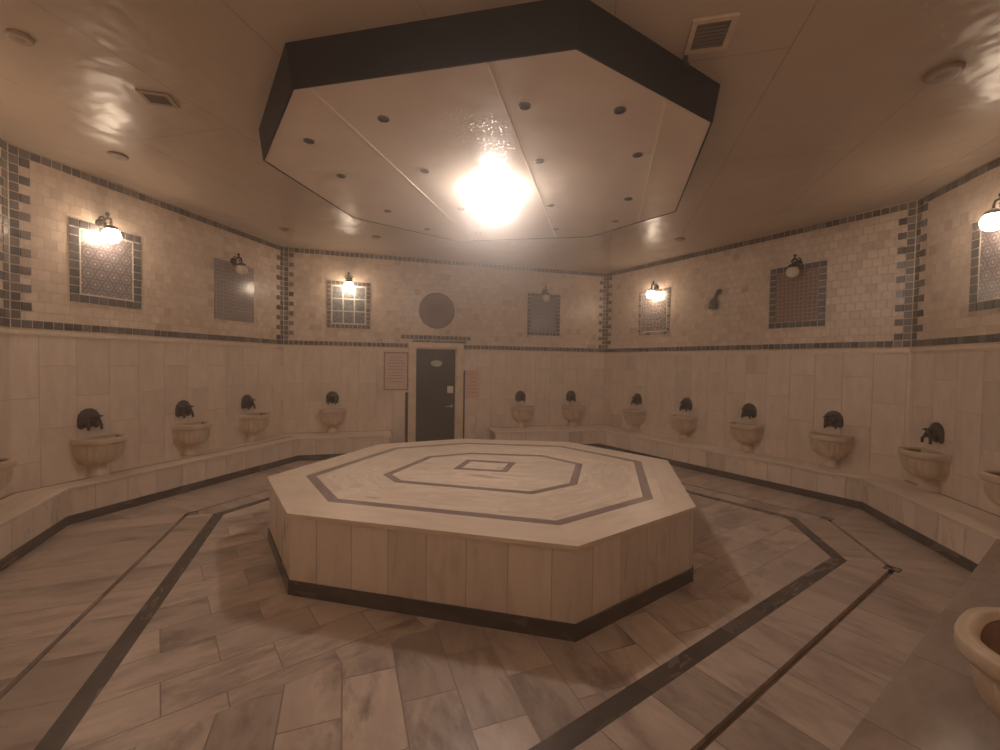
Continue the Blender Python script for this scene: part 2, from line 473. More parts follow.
def ceiling_mat(name, c0, c1, rough, seam, rot, bump):
    t = NT(name)
    tc = t.n('ShaderNodeTexCoord')
    mp = t.n('ShaderNodeMapping'); t.l(tc.outputs['Object'], mp.inputs[0]); mp.inputs['Rotation'].default_value = (0, 0, -rot)
    br = t.n('ShaderNodeTexBrick', offset=0.5); t.l(mp.outputs[0], br.inputs['Vector'])
    br.inputs['Scale'].default_value = 1; br.inputs['Brick Width'].default_value = 2.9; br.inputs['Row Height'].default_value = 1.0; br.inputs['Mortar Size'].default_value = 0.004
    nz = t.n('ShaderNodeTexNoise'); t.l(tc.outputs['Object'], nz.inputs['Vector']); nz.inputs['Scale'].default_value = 0.9; nz.inputs['Detail'].default_value = 4
    wv = t.n('ShaderNodeTexNoise'); t.l(tc.outputs['Object'], wv.inputs['Vector']); wv.inputs['Scale'].default_value = 3.2; wv.inputs['Detail'].default_value = 2
    c = t.ramp(nz.outputs['Fac'], [(0.3, c0), (0.7, c1)])
    c = t.mix(t.math('MULTIPLY', br.outputs['Fac'], seam), c, (0.25, 0.18, 0.13))
    h = t.math('SUBTRACT', wv.outputs['Fac'], t.math('MULTIPLY', br.outputs['Fac'], 0.1))
    t.principled(c, rough, spec=0.5, normal=t.bump(h, bump))
    return t.m


M['ceiling'] = ceiling_mat('ceiling_gloss_paint', (0.49, 0.395, 0.31), (0.55, 0.445, 0.35), 0.30, 0.5, math.radians(76), 0.02)


def droplets_mat():
    t = NT('sweating_panel_paint')
    tc = t.n('ShaderNodeTexCoord')
    vo = t.n('ShaderNodeTexVoronoi', feature='F1'); t.l(tc.outputs['Object'], vo.inputs['Vector']); vo.inputs['Scale'].default_value = 42
    nz = t.n('ShaderNodeTexNoise'); t.l(tc.outputs['Object'], nz.inputs['Vector']); nz.inputs['Scale'].default_value = 1.4; nz.inputs['Detail'].default_value = 3
    wv = t.n('ShaderNodeTexNoise'); t.l(tc.outputs['Object'], wv.inputs['Vector']); wv.inputs['Scale'].default_value = 2.5
    drop = t.ramp(vo.outputs['Distance'], [(0.10, 1.0), (0.30, 0.0)])
    drop = t.math('MULTIPLY', drop, t.ramp(nz.outputs['Fac'], [(0.5, 0.0), (0.62, 1.0)]))
    c = t.ramp(nz.outputs['Fac'], [(0.3, (0.66, 0.55, 0.45)), (0.7, (0.74, 0.62, 0.51))])
    h = t.math('ADD', t.math('MULTIPLY', drop, 0.12), wv.outputs['Fac'])
    t.principled(c, 0.25, normal=t.bump(h, 0.012))
    return t.m


M['drop_panel'] = droplets_mat()


def lamp_mat(name, color, strength):
    t = NT(name)
    e = t.n('ShaderNodeEmission'); e.inputs[0].default_value = (*color, 1); e.inputs[1].default_value = strength
    t.l(e.outputs[0], t.out.inputs[0])
    return t.m


M['glow_main'] = lamp_mat('lit_opal_glass', (1.0, 0.845, 0.74), 410.0)
M['glow_warm'] = lamp_mat('lit_sconce_glass', (1.0, 0.76, 0.55), 108.0)

# ------------------------------------------------------------------ walls
T_WALL = 0.15
WALLS = {  # name: from corner, to corner (clockwise, so the room lies to the right)
    'wall_left_front': ('C0', 'C1'), 'wall_left': ('C1', 'C2'), 'wall_back': ('C2', 'C3'), 'wall_right': ('C3', 'C4'),
    'wall_right_front': ('C4', 'C5'), 'wall_front': ('C5', 'C6'), 'wall_rear': ('C6', 'C0'),
}


class Wall:
    def __init__(self, a, b):
        self.a, self.b = V2(ROOM[a]), V2(ROOM[b])
        self.t = (self.b - self.a); self.len = self.t.length; self.t.normalize()
        self.n = Vector((self.t.y, -self.t.x))
        self.rz = math.atan2(-self.t.y, -self.t.x)

    def p(self, s, out, z):
        q = self.a + self.t * s + self.n * out
        return (q.x, q.y, z)

    def box(self, mb, s0, s1, o0, o1, z0, z1, mi=0, rn=None):
        mb.hexa([self.p(s0, o0, z0), self.p(s1, o0, z0), self.p(s1, o1, z0), self.p(s0, o1, z0),
                 self.p(s0, o0, z1), self.p(s1, o0, z1), self.p(s1, o1, z1), self.p(s0, o1, z1)], mi, rn)


W = {k: Wall(*v) for k, v in WALLS.items()}
SPLIT = 1.80            # top of the marble slabs
D0, D1, DZ = 2.17, 2.93, 1.85   # door opening along the back wall
for k, w in W.items():
    mb = MB()
    e0, e1 = -0.02, w.len + 0.02
    if k == 'wall_back':
        w.box(mb, e0, D0, -T_WALL, 0, -0.05, SPLIT, 0)
        w.box(mb, D1, e1, -T_WALL, 0, -0.05, SPLIT, 0)
        w.box(mb, e0, D0, -T_WALL, 0, SPLIT, DZ, 1)
        w.box(mb, D1, e1, -T_WALL, 0, SPLIT, DZ, 1)
        w.box(mb, e0, e1, -T_WALL, 0, DZ, CEIL + 0.05, 1)
    else:
        w.box(mb, e0, e1, -T_WALL, 0, -0.05, SPLIT, 0)
        w.box(mb, e0, e1, -T_WALL, 0, SPLIT, CEIL + 0.05, 1)
    structure(mb.build(k, [M['wall_marble'], M['tumbled']]), 'tiled hammam wall, marble slabs below and small tumbled tiles above')

# ---- bands of little dark tiles, corner columns with toothed edges, pale moulding
ntrim = 0


def trim(mb, mats, label):
    global ntrim
    ntrim += 1
    return structure(mb.build('trim_%d' % ntrim, mats), label)


G = 0.010


def tile_row(mb, w, s0, s1, z0, rows=1, step=TILE):
    n = max(1, round((s1 - s0) / step)); st = (s1 - s0) / n
    w.box(mb, s0, s1, 0.0, 0.004, z0 - 0.004, z0 + rows * step, 1)
    for r in range(rows):
        for i in range(n):
            w.box(mb, s0 + i * st + G / 2, s0 + (i + 1) * st - G / 2, 0.0, 0.010, z0 + r * step + G / 2, z0 + (r + 1) * step - G / 2, 0)


ZB = 1.845               # bottom of the lower band
ZT = CEIL - TILE - 0.012
for k, w in W.items():
    mb = MB()
    tile_row(mb, w, 0.0, w.len, ZT)
    trim(mb, [M['band'], M['band_grout']], 'band of small dark square tiles along the ceiling')
    mb = MB()
    if k == 'wall_back':
        tile_row(mb, w, 0.0, D0 - 0.13, ZB)
        tile_row(mb, w, D1 + 0.13, w.len, ZB)
        # the band climbs over the door
        tile_row(mb, w, D0 - 0.26, D1 + 0.26, ZB + 0.155)
        tile_row(mb, w, D0 - 0.05, D1 + 0.18, ZB + 0.155 - 0.055, 1, 0.05)
    else:
        tile_row(mb, w, 0.0, w.len, ZB)
    trim(mb, [M['band'], M['band_grout']], 'band of small dark square tiles above the marble')
    # columns at both ends
    if k != 'wall_rear':
        mb = MB()
        z = ZB + TILE; r = 0
        nrow = int(round((ZT - z) / TILE)); st = (ZT - z) / nrow
        for side in (0, 1):
            for r in range(nrow):
                wide = 2 if (r + side) % 2 else 1
                first = 1 if k in ('wall_back',) and False else 0
                for c in range(0, wide):
                    a, b = c * TILE + G / 2, (c + 1) * TILE - G / 2
                    if side: a, b = w.len - b, w.len - a
                    w.box(mb, a, b, 0.0, 0.010, z + r * st + G / 2, z + (r + 1) * st - G / 2, 0)
            a, b = (0.0, TILE) if not side else (w.len - TILE, w.len)
            w.box(mb, a, b, 0.0, 0.004, z, ZT, 1)
        trim(mb, [M['band'], M['band_grout']], 'toothed corner columns of small dark tiles')
    mb = MB()
    spans = [(0.0, w.len)] if k != 'wall_back' else [(0.0, D0 - 0.13), (D1 + 0.13, w.len)]
    for a, b in spans:
        w.box(mb, a, b, 0.0, 0.024, SPLIT - 0.004, SPLIT + 0.030, 0)
        w.box(mb, a, b, 0.0, 0.012, SPLIT - 0.022, SPLIT - 0.004, 0)
    trim(mb, [M['moulding']], 'thin pale stone moulding between slabs and tiles')
# pale bead in each upper corner
for c, (a, b) in {'C1': ('wall_left_front', 'wall_left'), 'C2': ('wall_left', 'wall_back'), 'C3': ('wall_back', 'wall_right'), 'C4': ('wall_right', 'wall_right_front')}.items():
    n = (W[a].n + W[b].n).normalized(); q = V2(ROOM[c]) + n * 0.006
    mb = MB(); mb.tube([(q.x, q.y, ZB), (q.x, q.y, CEIL - 0.01)], 0.010, 8)
    trim(mb, [M['moulding']], 'pale corner bead')

# ---- door in the back wall
wb = W['wall_back']
door = structure(empty('door_1', wb.p((D0 + D1) / 2, -0.06, 0.0), wb.rz), 'dark green door in a pale stone surround')
dw = (D1 - D0) / 2
mb = MB()
mb.box(-dw + 0.004, dw - 0.004, -0.045, 0.0, 0.01, DZ - 0.005)
mb.build('door_leaf', M['door'], door, bevel=0.004)
mb = MB()
for x0, x1, z0, z1 in ((-dw - 0.12, -dw, 0, DZ + 0.095), (dw, dw + 0.12, 0, DZ + 0.095), (-dw, dw, DZ, DZ + 0.095)):
    mb.box(x0, x1, 0.06, 0.095, z0, z1)
mb.build('surround', M['frame_stone'], door, bevel=0.006)
mb = MB()
for sx in (-1, 1):
    mb.box(min(sx * dw, sx * (dw - 0.02)), max(sx * dw, sx * (dw - 0.02)), -0.02, 0.062, 0, DZ)
mb.box(-dw, dw, -0.02, 0.062, DZ - 0.02, DZ)
mb.build('jamb', M['frame_stone'], door)
mb = MB()
mb.lathe([(0.105, 0.0), (0.105, 0.010), (0.095, 0.014)], (0, 0, 0), 28, 'y')
pl = mb.build('plaque', M['grey_plaque'], door)
pl.scale = (1.0, 1.0, 0.58); pl.location = (-0.015, 0.0, 1.57)
pl['label'] = 'oval grey plaque'
mb = MB(); mb.box(-0.275 - 0.055, -0.275 + 0.055, 0.0, 0.006, 1.02, 1.15)
sp = mb.build('notice_plate', M['white_plate'], door); sp['label'] = 'small square white plate'
mb = MB()
mb.lathe([(0.028, 0.0), (0.028, 0.012)], (-0.30, 0, 0.775), 16, 'y')
mb.tube([(-0.30, 0.01, 0.775), (-0.30, 0.05, 0.775), (-0.28, 0.055, 0.775), (-0.19, 0.055, 0.775)], 0.010, 10)
mb.build('handle', M['steel'], door)
# dark slim strips flanking the surround
for s, wd, z1 in ((D0 - 0.145, 0.05, 1.04), (D1 + 0.145, 0.028, 1.44)):
    mb = MB(); wb.box(mb, s - wd / 2, s + wd / 2, 0.0, 0.02, 0.0, z1)
    trim(mb, [M['dark_marble']], 'slim dark strip beside the door surround')

# ------------------------------------------------------------------ ceiling
poly = [ROOM[c] for c in ('C0', 'C6', 'C5', 'C4', 'C3', 'C2', 'C1')]
mb = MB()
mb.prism(poly, CEIL, CEIL + 0.1)
structure(mb.build('ceiling', M['ceiling']), 'glossy warm painted ceiling')

# suspended octagonal panel over the platform
drop = tag(empty('suspended_panel', (0, 0, 0)), 'big octagonal dropped ceiling panel with dark brown sides above the platform', 'ceiling panel')
mb = MB()
n = 8
bot = [(p[0], p[1], DROP - 0.004) for p in DROP_BOT]; top = [(p[0], p[1], CEIL) for p in DROP_TOP]


def inset(poly, d):
    """polygon counter-clockwise moved inwards by d (each edge)"""
    out = []
    m = len(poly)
    L = []
    for i in range(m):
        a, b = V2(poly[i]), V2(poly[(i + 1) % m])
        t = (b - a).normalized(); nn = Vector((-t.y, t.x))
        L.append((a + nn * d, t))
    for i in range(m):
        (p, t), (q, u) = L[i - 1], L[i]
        den = t.x * u.y - t.y * u.x
        k = ((q.x - p.x) * u.y - (q.y - p.y) * u.x) / den
        out.append(tuple(p + t * k))
    return out


ib = inset(DROP_BOT, 0.012); it = inset(DROP_TOP, 0.02)
for i in range(n):
    j = (i + 1) % n
    mb.hexa([bot[i], bot[j], (*ib[j], DROP - 0.004), (*ib[i], DROP - 0.004), top[i], top[j], (*it[j], CEIL), (*it[i], CEIL)])
mb.build('fascia', M['fascia'], drop)
mb = MB(); mb.prism(inset(DROP_BOT, 0.010), DROP, DROP + 0.014)
mb.build('underside', M['drop_panel'], drop, bevel=0.003)


def clip_line(p, d, poly):
    """stretch of the line p + t d inside a convex ccw polygon"""
    lo, hi = -99, 99
    p, d = V2(p), V2(d).normalized()
    for i in range(len(poly)):
        a, b = V2(poly[i]), V2(poly[(i + 1) % len(poly)])
        t = b - a; nn = Vector((-t.y, t.x))
        num, den = (a - p).dot(nn), d.dot(nn)
        if abs(den) < 1e-9: continue
        if den > 0: lo = max(lo, num / den)
        else: hi = min(hi, num / den)
    return p + d * lo, p + d * hi


sd = (math.cos(math.radians(76.2)), math.sin(math.radians(76.2)))
for px in ((-1.06, 3.06), (0.01, 2.82), (0.99, 2.69)):
    a, b = clip_line(px, sd, inset(DROP_BOT, 0.03))
    t = (b - a).normalized(); nn = Vector((-t.y, t.x)) * 0.007
    mb = MB(); mb.prism([tuple(a - nn), tuple(b - nn), tuple(b + nn), tuple(a + nn)][::1], DROP - 0.004, DROP + 0.002)
    mb.build('seam_strip', plain('seam_strip_paint', (0.72, 0.60, 0.48), 0.3), drop)

# recessed spots that are off
SPOTS = [(-0.81, 2.94), (-1.45, 3.25), (-1.43, 3.85), (0.13, 2.77), (0.74, 2.80), (1.04, 3.38), (1.23, 4.27), (1.28, 4.93), (0.65, 5.25), (-0.30, 5.42), (-0.92, 5.33),
         (-1.25, 4.72), (-0.67, 3.72), (0.29, 3.51), (0.49, 4.47), (-0.44, 4.62)]
SPOT_LABEL = [
    'unlit spot by the near edge of the dropped panel, beside its near seam', 'unlit spot in the near left corner of the dropped panel, closest to its dark side',
    'unlit spot second along the dropped panel side facing the left wall', 'unlit spot ringed by droplets at the middle of the near panel edge',
    'unlit spot at the near panel edge closest to the square framed vent', 'unlit spot on the dropped panel just behind the one nearest the square vent',
    'unlit spot midway along the dropped panel side facing the right wall', 'unlit spot in the far right corner of the dropped panel',
    'unlit spot near the far panel edge, right of the door', 'unlit spot at the middle of the far panel edge, above the door', 'unlit spot near the far panel edge, left of the door',
    'unlit spot in the far left corner of the dropped panel', 'unlit spot near the lit globe on its left wall side', 'unlit spot between the lit globe and the near droplets',
    'unlit spot just beyond the lit globe toward the right wall', 'unlit spot just behind the lit globe, toward the door']
spot0 = None
for (x, y), lb in zip(SPOTS, SPOT_LABEL):
    if spot0 is None:
        o = spot0 = empty('recessed_spot', (x, y, DROP))
        mb = MB(); mb.lathe([(0.040, 0.0), (0.040, -0.005), (0.032, -0.008), (0.030, 0.0)], seg=24); mb.build('ring', M['lens_ring'], o)
        mb = MB(); mb.lathe([(0.030, -0.001), (0.030, -0.004), (0.010, -0.006)], seg=20); mb.build('lens', M['lens_dark'], o)
    else:
        o = dup(spot0, (x, y, DROP), 0)
    tag(o, lb, 'spotlight', 'unlit spots in the dropped panel')

# the lit globe under the panel
LAMP = (-0.09, 4.10)
lamp = tag(empty('ceiling_lamp', (*LAMP, DROP)), 'glaring lit dome lamp in the middle of the dropped panel', 'lamp')
mb = MB(); mb.lathe([(0.150, 0.0), (0.150, -0.018), (0.138, -0.026), (0.110, -0.026)], seg=32); mb.build('base', M['vent_frame'], lamp)
mb = MB(); mb.lathe([(0.125, -0.026), (0.137, -0.050), (0.125, -0.085), (0.092, -0.112), (0.045, -0.126), (0.002, -0.130)], seg=32)
mb.build('lamp_glass', M['glow_main'], lamp)

# round ceiling speakers / fittings
FIT = [(-3.58, 4.05, .075, 'small round ceiling disc above the lit lamp of the left wall'), (-3.14, 6.24, .065, 'small round ceiling disc near the corner of left and back wall'),
       (-1.91, 6.57, .065, 'small round ceiling disc between the dropped panel and the lit sconce left of the door'), (2.63, 6.42, .075, 'small round ceiling disc over the right wall, beside its lit sconce'),
       (-2.85, 2.58, .060, 'dim round ceiling disc at the top left corner of the photo'), (2.76, 2.76, .095, 'large round ceiling disc above the right-hand end wall with a bright glare beside it')]
for x, y, r, lb in FIT:
    o = empty('ceiling_speaker', (x, y, CEIL))
    mb = MB(); mb.lathe([(r, 0.0), (r, -0.012), (r * 0.9, -0.022), (r * 0.74, -0.022)], seg=28); mb.build('ring', M['ceil_fit'], o)
    mb = MB(); mb.lathe([(r * 0.74, -0.004), (r * 0.74, -0.016), (r * 0.4, -0.022), (0.004, -0.024)], seg=24); mb.build('grille', plain('speaker_grille', (0.27, 0.20, 0.15), 0.6, noise=0.2, nscale=90), o)
    tag(o, lb, 'ceiling speaker', 'round discs on the ceiling')


def vent(loc, rz, sx, sy, lb, frame):
    o = empty('ceiling_vent', loc, rz)
    mb = MB(); f = 0.028
    for a in ((-sx, sx, -sy, -sy + f), (-sx, sx, sy - f, sy), (-sx, -sx + f, -sy + f, sy - f), (sx - f, sx, -sy + f, sy - f)):
        mb.box(a[0], a[1], a[2], a[3], -0.014, 0.0)
    mb.build('frame', frame, o)
    mb = MB(); mb.box(-sx + f, sx - f, -sy + f, sy - f, -0.003, 0.0); mb.build('backing', M['vent_dark'], o)
    mb = MB()
    k = 7
    for i in range(k):
        y = -sy + f + (i + 0.5) * (2 * sy - 2 * f) / k
        mb.hexa([(-sx + f, y - 0.008, -0.004), (sx - f, y - 0.008, -0.004), (sx - f, y - 0.005, -0.003), (-sx + f, y - 0.005, -0.003),
                 (-sx + f, y + 0.004, -0.012), (sx - f, y + 0.004, -0.012), (sx - f, y + 0.007, -0.011), (-sx + f, y + 0.007, -0.011)])
    mb.build('slats', plain('vent_slats', (0.15, 0.115, 0.09), 0.5), o)
    return tag(o, lb, 'vent')


vent((1.155, 2.48, CEIL), math.radians(-13), 0.115, 0.13, 'square ceiling vent with a pale frame beside the dropped panel', M['vent_frame'])
vent((-2.50, 3.16, CEIL), math.radians(15), 0.10, 0.085, 'small dark ceiling vent between the dropped panel and the left wall', M['ceil_fit'])
mb = MB(); mb.tube([(1.095, 2.66, CEIL), (1.095, 2.66, CEIL - 0.05)], 0.012, 10); mb.lathe([(0.022, 0.0), (0.022, -0.015)], (1.095, 2.66, CEIL - 0.05), 12)
tag(mb.build('pipe_stub', M['iron']), 'short black pipe stub at the upper edge of the dropped panel', 'pipe')

# ------------------------------------------------------------------ floor
BAND = [(-1.41, 0.54), (2.91, 3.53), (3.17, 4.53), (1.18, 7.09), (-2.08, 6.17), (-2.92, 4.37)]
GUT = [(-1.62, -0.02), (3.18, 3.38), (3.53, 4.55), (1.29, 7.42), (-2.25, 6.43), (-3.21, 4.38)]
fl = MB()
outer = [ROOM[c] for c in ('C0', 'C6', 'C5', 'C4', 'C3', 'C2', 'C1')]
fl.prism(inset(outer, -0.1), -0.12, -0.03, 2)
gi = inset(GUT, 0.035)
OUT = inset([(-1.93, -0.75), BEN['S5'], BEN['S4'], BEN['S3'], BEN['S2'], BEN['S1']], -0.10)


def ring(mb, a, b, z0, z1, mi):
    m = len(a)
    for i in range(m):
        j = (i + 1) % m
        t = V2(a[j]) - V2(a[i])
        mb.prism([a[i], a[j], b[j], b[i]], z0, z1, mi, rot=math.atan2(t.y, t.x))


ring(fl, OUT, GUT, -0.03, 0.0, 1)
ring(fl, gi, BAND, -0.03, 0.0, 1)
BI = inset(BAND, 0.10)


def clip_poly(poly, p, d, keep_left=True):
    p, d = V2(p), V2(d); out = []
    sg = 1 if keep_left else -1
    def side(q): return sg * (d.x * (q[1] - p.y) - d.y * (q[0] - p.x))
    m = len(poly)
    for i in range(m):
        a, b = poly[i], poly[(i + 1) % m]
        sa, sb = side(a), side(b)
        if sa >= 0: out.append(a)
        if sa * sb < 0:
            k = sa / (sa - sb)
            out.append((a[0] + (b[0] - a[0]) * k, a[1] + (b[1] - a[1]) * k))
    return out


right = clip_poly(BI, (1.46, 3.15), (-0.29, 0.37), False)
rest = clip_poly(BI, (1.46, 3.15), (-0.29, 0.37), True)
frontp = clip_poly(rest, (-1.3, 1.86), (0.73, 0.57), False)
leftp = clip_poly(rest, (-1.3, 1.86), (0.73, 0.57), True)
fl.prism(frontp, -0.03, 0.0, 0, rot=math.radians(-70.0))
fl.prism(leftp, -0.03, 0.0, 0, rot=math.radians(38.5))
fl.prism(right, -0.03, 0.0, 0, rot=math.radians(34.7))
structure(fl.build('floor', [M['floor_a'], M['floor_b'], M['gutter']]), 'veined marble slab floor laid in octagonal rings')
mb = MB(); ring(mb, BAND, BI, -0.03, 0.0008, 0)
trim(mb, [M['dark_marble']], 'dark marble band inlaid in the floor round the platform')
# little drain grates where the channel turns
for x, y, lb in ((3.17, 3.40, 'floor drain in the channel corner nearest the right-hand end bench'), (3.50, 4.53, 'floor drain in the channel corner in front of the right wall bench'),
                 (-3.14, 4.38, 'floor drain in the channel corner in front of the left wall bench')):
    o = empty('floor_drain', (x, y, 0.0), 0.6)
    mb = MB()
    for a in ((-.05, .05, -.05, -.04), (-.05, .05, .04, .05), (-.05, -.04, -.04, .04), (.04, .05, -.04, .04)): mb.box(*a, -0.028, 0.003)
    mb.build('frame', M['bronze'], o)
    mb = MB()
    for i in range(4): mb.box(-.04, .04, -.034 + i * .019, -.024 + i * .019, -0.028, 0.001)
    mb.build('grate', M['gutter'], o)
    tag(o, lb, 'drain', 'floor drains along the channel')

# ------------------------------------------------------------------ platform
pf = tag(empty('marble_platform', (0, 4.3, 0)), 'large octagonal marble platform with dark inlaid rings in the middle of the floor', 'platform')


def shifted(poly):
    return [(p[0], p[1] - 4.3) for p in poly]


PL = shifted(PLATFORM)
mb = MB(); mb.prism(inset(PL, 0.012), 0.0, PLAT - 0.028); mb.build('side_slabs', M['plat_side'], pf)
mb = MB(); m = len(PL)
o1, i1 = PL, inset(PL, 0.012)
for i in range(m):
    j = (i + 1) % m
    mb.prism([o1[i], o1[j], i1[j], i1[i]], 0.0, 0.098)
mb.build('plinth', M['dark_marble'], pf)
r1, r1b, r2, r2b = inset(PL, 0.285), inset(PL, 0.362), inset(PL, 0.885), inset(PL, 0.955)
zt0 = PLAT - 0.028
mb = MB(); ring(mb, inset(PL, -0.004), r1, zt0, PLAT, 0); mb.build('rim_slabs', M['plat_rim'], pf)
mb = MB(); ring(mb, r1, r1b, zt0, PLAT + 0.0006, 0); mb.build('outer_inlay', M['brown_inlay'], pf)
mb = MB(); ring(mb, r1b, r2, zt0, PLAT, 0); mb.build('middle_slabs', M['plat_top'], pf)
mb = MB(); ring(mb, r2, r2b, zt0, PLAT + 0.0006, 0); mb.build('inner_inlay', M['brown_inlay'], pf)
sq = [(-0.44, 4.15), (0.08, 4.06), (0.18, 4.47), (-0.34, 4.57)]
sq = shifted(sq); sqi = inset(sq, 0.065)
mb = MB()
mb.prism(r2b, zt0, PLAT, rot=math.radians(-13)); mb.build('centre_slabs', M['plat_top'], pf)
mb = MB(); ring(mb, sq, sqi, PLAT - 0.01, PLAT + 0.0012, 0); mb.build('centre_inlay', M['brown_inlay'], pf)

# ------------------------------------------------------------------ benches


def bench(name, runs, lb, org):
    o = tag(empty(name, org), lb, 'bench')
    ox, oy = org[0], org[1]
    for (wa, wb_), (sa, sb) in runs:
        A, B, C, D = V2(sa), V2(sb), V2(wb_), V2(wa)
        off = lambda p: (p.x - ox, p.y - oy)
        t = (B - A).normalized(); nn = Vector((t.y, -t.x))     # towards the room
        if nn.dot(A - D) < 0: nn = -nn
        q = [off(A), off(B), off(C), off(D)]
        area = sum(q[i][0] * q[(i + 1) % 4][1] - q[(i + 1) % 4][0] * q[i][1] for i in range(4))
        if area < 0: q = q[::-1]
        ra = math.atan2(t.y, t.x)
        mb = MB(); mb.prism(q, BENCH - 0.030, BENCH, rot=ra); mb.build('seat_slab', M['wet_dimmed_bench'] if sa == BEN['S5'] else M['bench_top'], o, bevel=0.004)
        def strip(d0, d1, z0, z1, m, nm, base=(A, B)):
            P, Q = base
            fp = lambda X, Y, d: X + (Y - X) * (d / max(1e-6, abs((Y - X).dot(nn))))     # along the mitre line
            q = [off(fp(A, D, d0)), off(fp(B, C, d0)), off(fp(B, C, d1)), off(fp(A, D, d1))]
            area = sum(q[i][0] * q[(i + 1) % 4][1] - q[(i + 1) % 4][0] * q[i][1] for i in range(4))
            if area < 0: q = q[::-1]
            mb = MB(); mb.prism(q, z0, z1); return mb.build(nm, m, o)
        strip(0.018, 0.06, 0.0, BENCH - 0.030, M['bench_front'], 'front_panel')
        strip(0.006, 0.03, 0.0, 0.085, M['dark_marble'], 'plinth')
        wd = abs((D - A).dot(nn))
        strip(wd - 0.028, wd, BENCH - 0.005, BENCH + 0.0015, M['gutter'], 'wall_joint')
    return o


wbk = W['wall_back']
sdir = (V2(BEN['S3']) - V2(BEN['S2'])).normalized()


def foot_on(s):     # front edge point of the back bench facing wall distance s
    p = V2(wbk.p(s, 0, 0)[:2]); k = (p - V2(BEN['S2'])).dot(sdir)
    return tuple(V2(BEN['S2']) + sdir * k)


eL, eR = 1.75, 3.55
R = ROOM; S = BEN
bench('marble_bench', [((W['wall_left_front'].p(0.9, 0, 0)[:2], R['C1']), (S['S0'], S['S1'])), ((R['C1'], R['C2']), (S['S1'], S['S2'])),
                       ((R['C2'], wbk.p(eL, 0, 0)[:2]), (S['S2'], foot_on(eL)))],
      'low pale marble bench running along the left wall and round to the door', (-4.2, 4.0, 0))
bench('marble_bench', [((wbk.p(eR, 0, 0)[:2], R['C3']), (foot_on(eR), S['S3'])), ((R['C3'], R['C4']), (S['S3'], S['S4'])), ((R['C4'], R['C5']), (S['S4'], S['S5'])),
                       ((R['C5'], W['wall_front'].p(4.6, 0, 0)[:2]), (S['S5'], S['S6']))],
      'low pale marble bench running from the door along the right wall to the near corner', (4.3, 4.8, 0))

# ------------------------------------------------------------------ basins (built facing +y, wall at y = 0)
BW, BD = 0.215, 0.29


def dshape(f, z, depth=None, width=None, flute=0.0, nseg=44):
    """half-round outline from wall to wall, f scales it"""
    pts = []
    w_ = (width or BW) * f; d_ = (depth or BD) * f
    for k in range(nseg + 1):
        a = PI * k / nseg
        c, s = math.cos(a), math.sin(a)
        e = 0.72
        x = math.copysign(abs(c) ** e, c); y = abs(s) ** e
        g = 1.0 + flute * math.cos(a * 22)
        pts.append((w_ * x * g, max(0.0, d_ * y * g), z))
    return pts


def make_basin():
    o = empty('marble_basin', (0, 0, 0))
    mb = MB()
    rows = [dshape(f, z, flute=fl_) for f, z, fl_ in ((0.46, 0.125, 0.0), (0.62, 0.14, 0.02), (0.77, 0.18, 0.028), (0.86, 0.23, 0.03), (0.89, 0.28, 0.028), (0.90, 0.325, 0.02), (0.90, 0.34, 0.0))]
    b = mb.grid(rows)
    mb.face([b[0] + k for k in range(45)]); 
    mb.build('bowl', M['basin'], o, fix=False)
    mb = MB()
    rows = [dshape(0.42, 0.0), dshape(0.43, 0.03), dshape(0.34, 0.045), dshape(0.36, 0.105), dshape(0.47, 0.128)]
    b = mb.grid(rows)
    mb.build('foot', M['basin'], o, fix=False)
    mb = MB()
    rows = [dshape(0.90, 0.335), dshape(0.97, 0.345), dshape(1.0, 0.36), dshape(1.0, 0.395), dshape(0.985, 0.408), dshape(0.895, 0.408), dshape(0.87, 0.39)]
    mb.grid(rows)
    mb.build('rim', M['basin'], o, fix=False)
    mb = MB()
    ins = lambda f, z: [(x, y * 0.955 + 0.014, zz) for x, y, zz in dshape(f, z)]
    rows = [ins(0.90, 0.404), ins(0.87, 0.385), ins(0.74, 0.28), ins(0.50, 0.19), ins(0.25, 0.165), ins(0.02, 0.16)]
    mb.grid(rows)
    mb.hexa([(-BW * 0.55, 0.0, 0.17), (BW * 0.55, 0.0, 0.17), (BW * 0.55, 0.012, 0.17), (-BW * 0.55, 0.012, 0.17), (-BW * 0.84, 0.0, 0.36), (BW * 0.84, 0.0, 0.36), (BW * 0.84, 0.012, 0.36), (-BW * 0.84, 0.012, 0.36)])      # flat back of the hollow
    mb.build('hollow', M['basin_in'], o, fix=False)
    mb = MB(); mb.box(-BW * 0.99, BW * 0.99, 0.0, 0.022, 0.355, 0.409)
    mb.build('back_ledge', M['basin'], o)
    return o


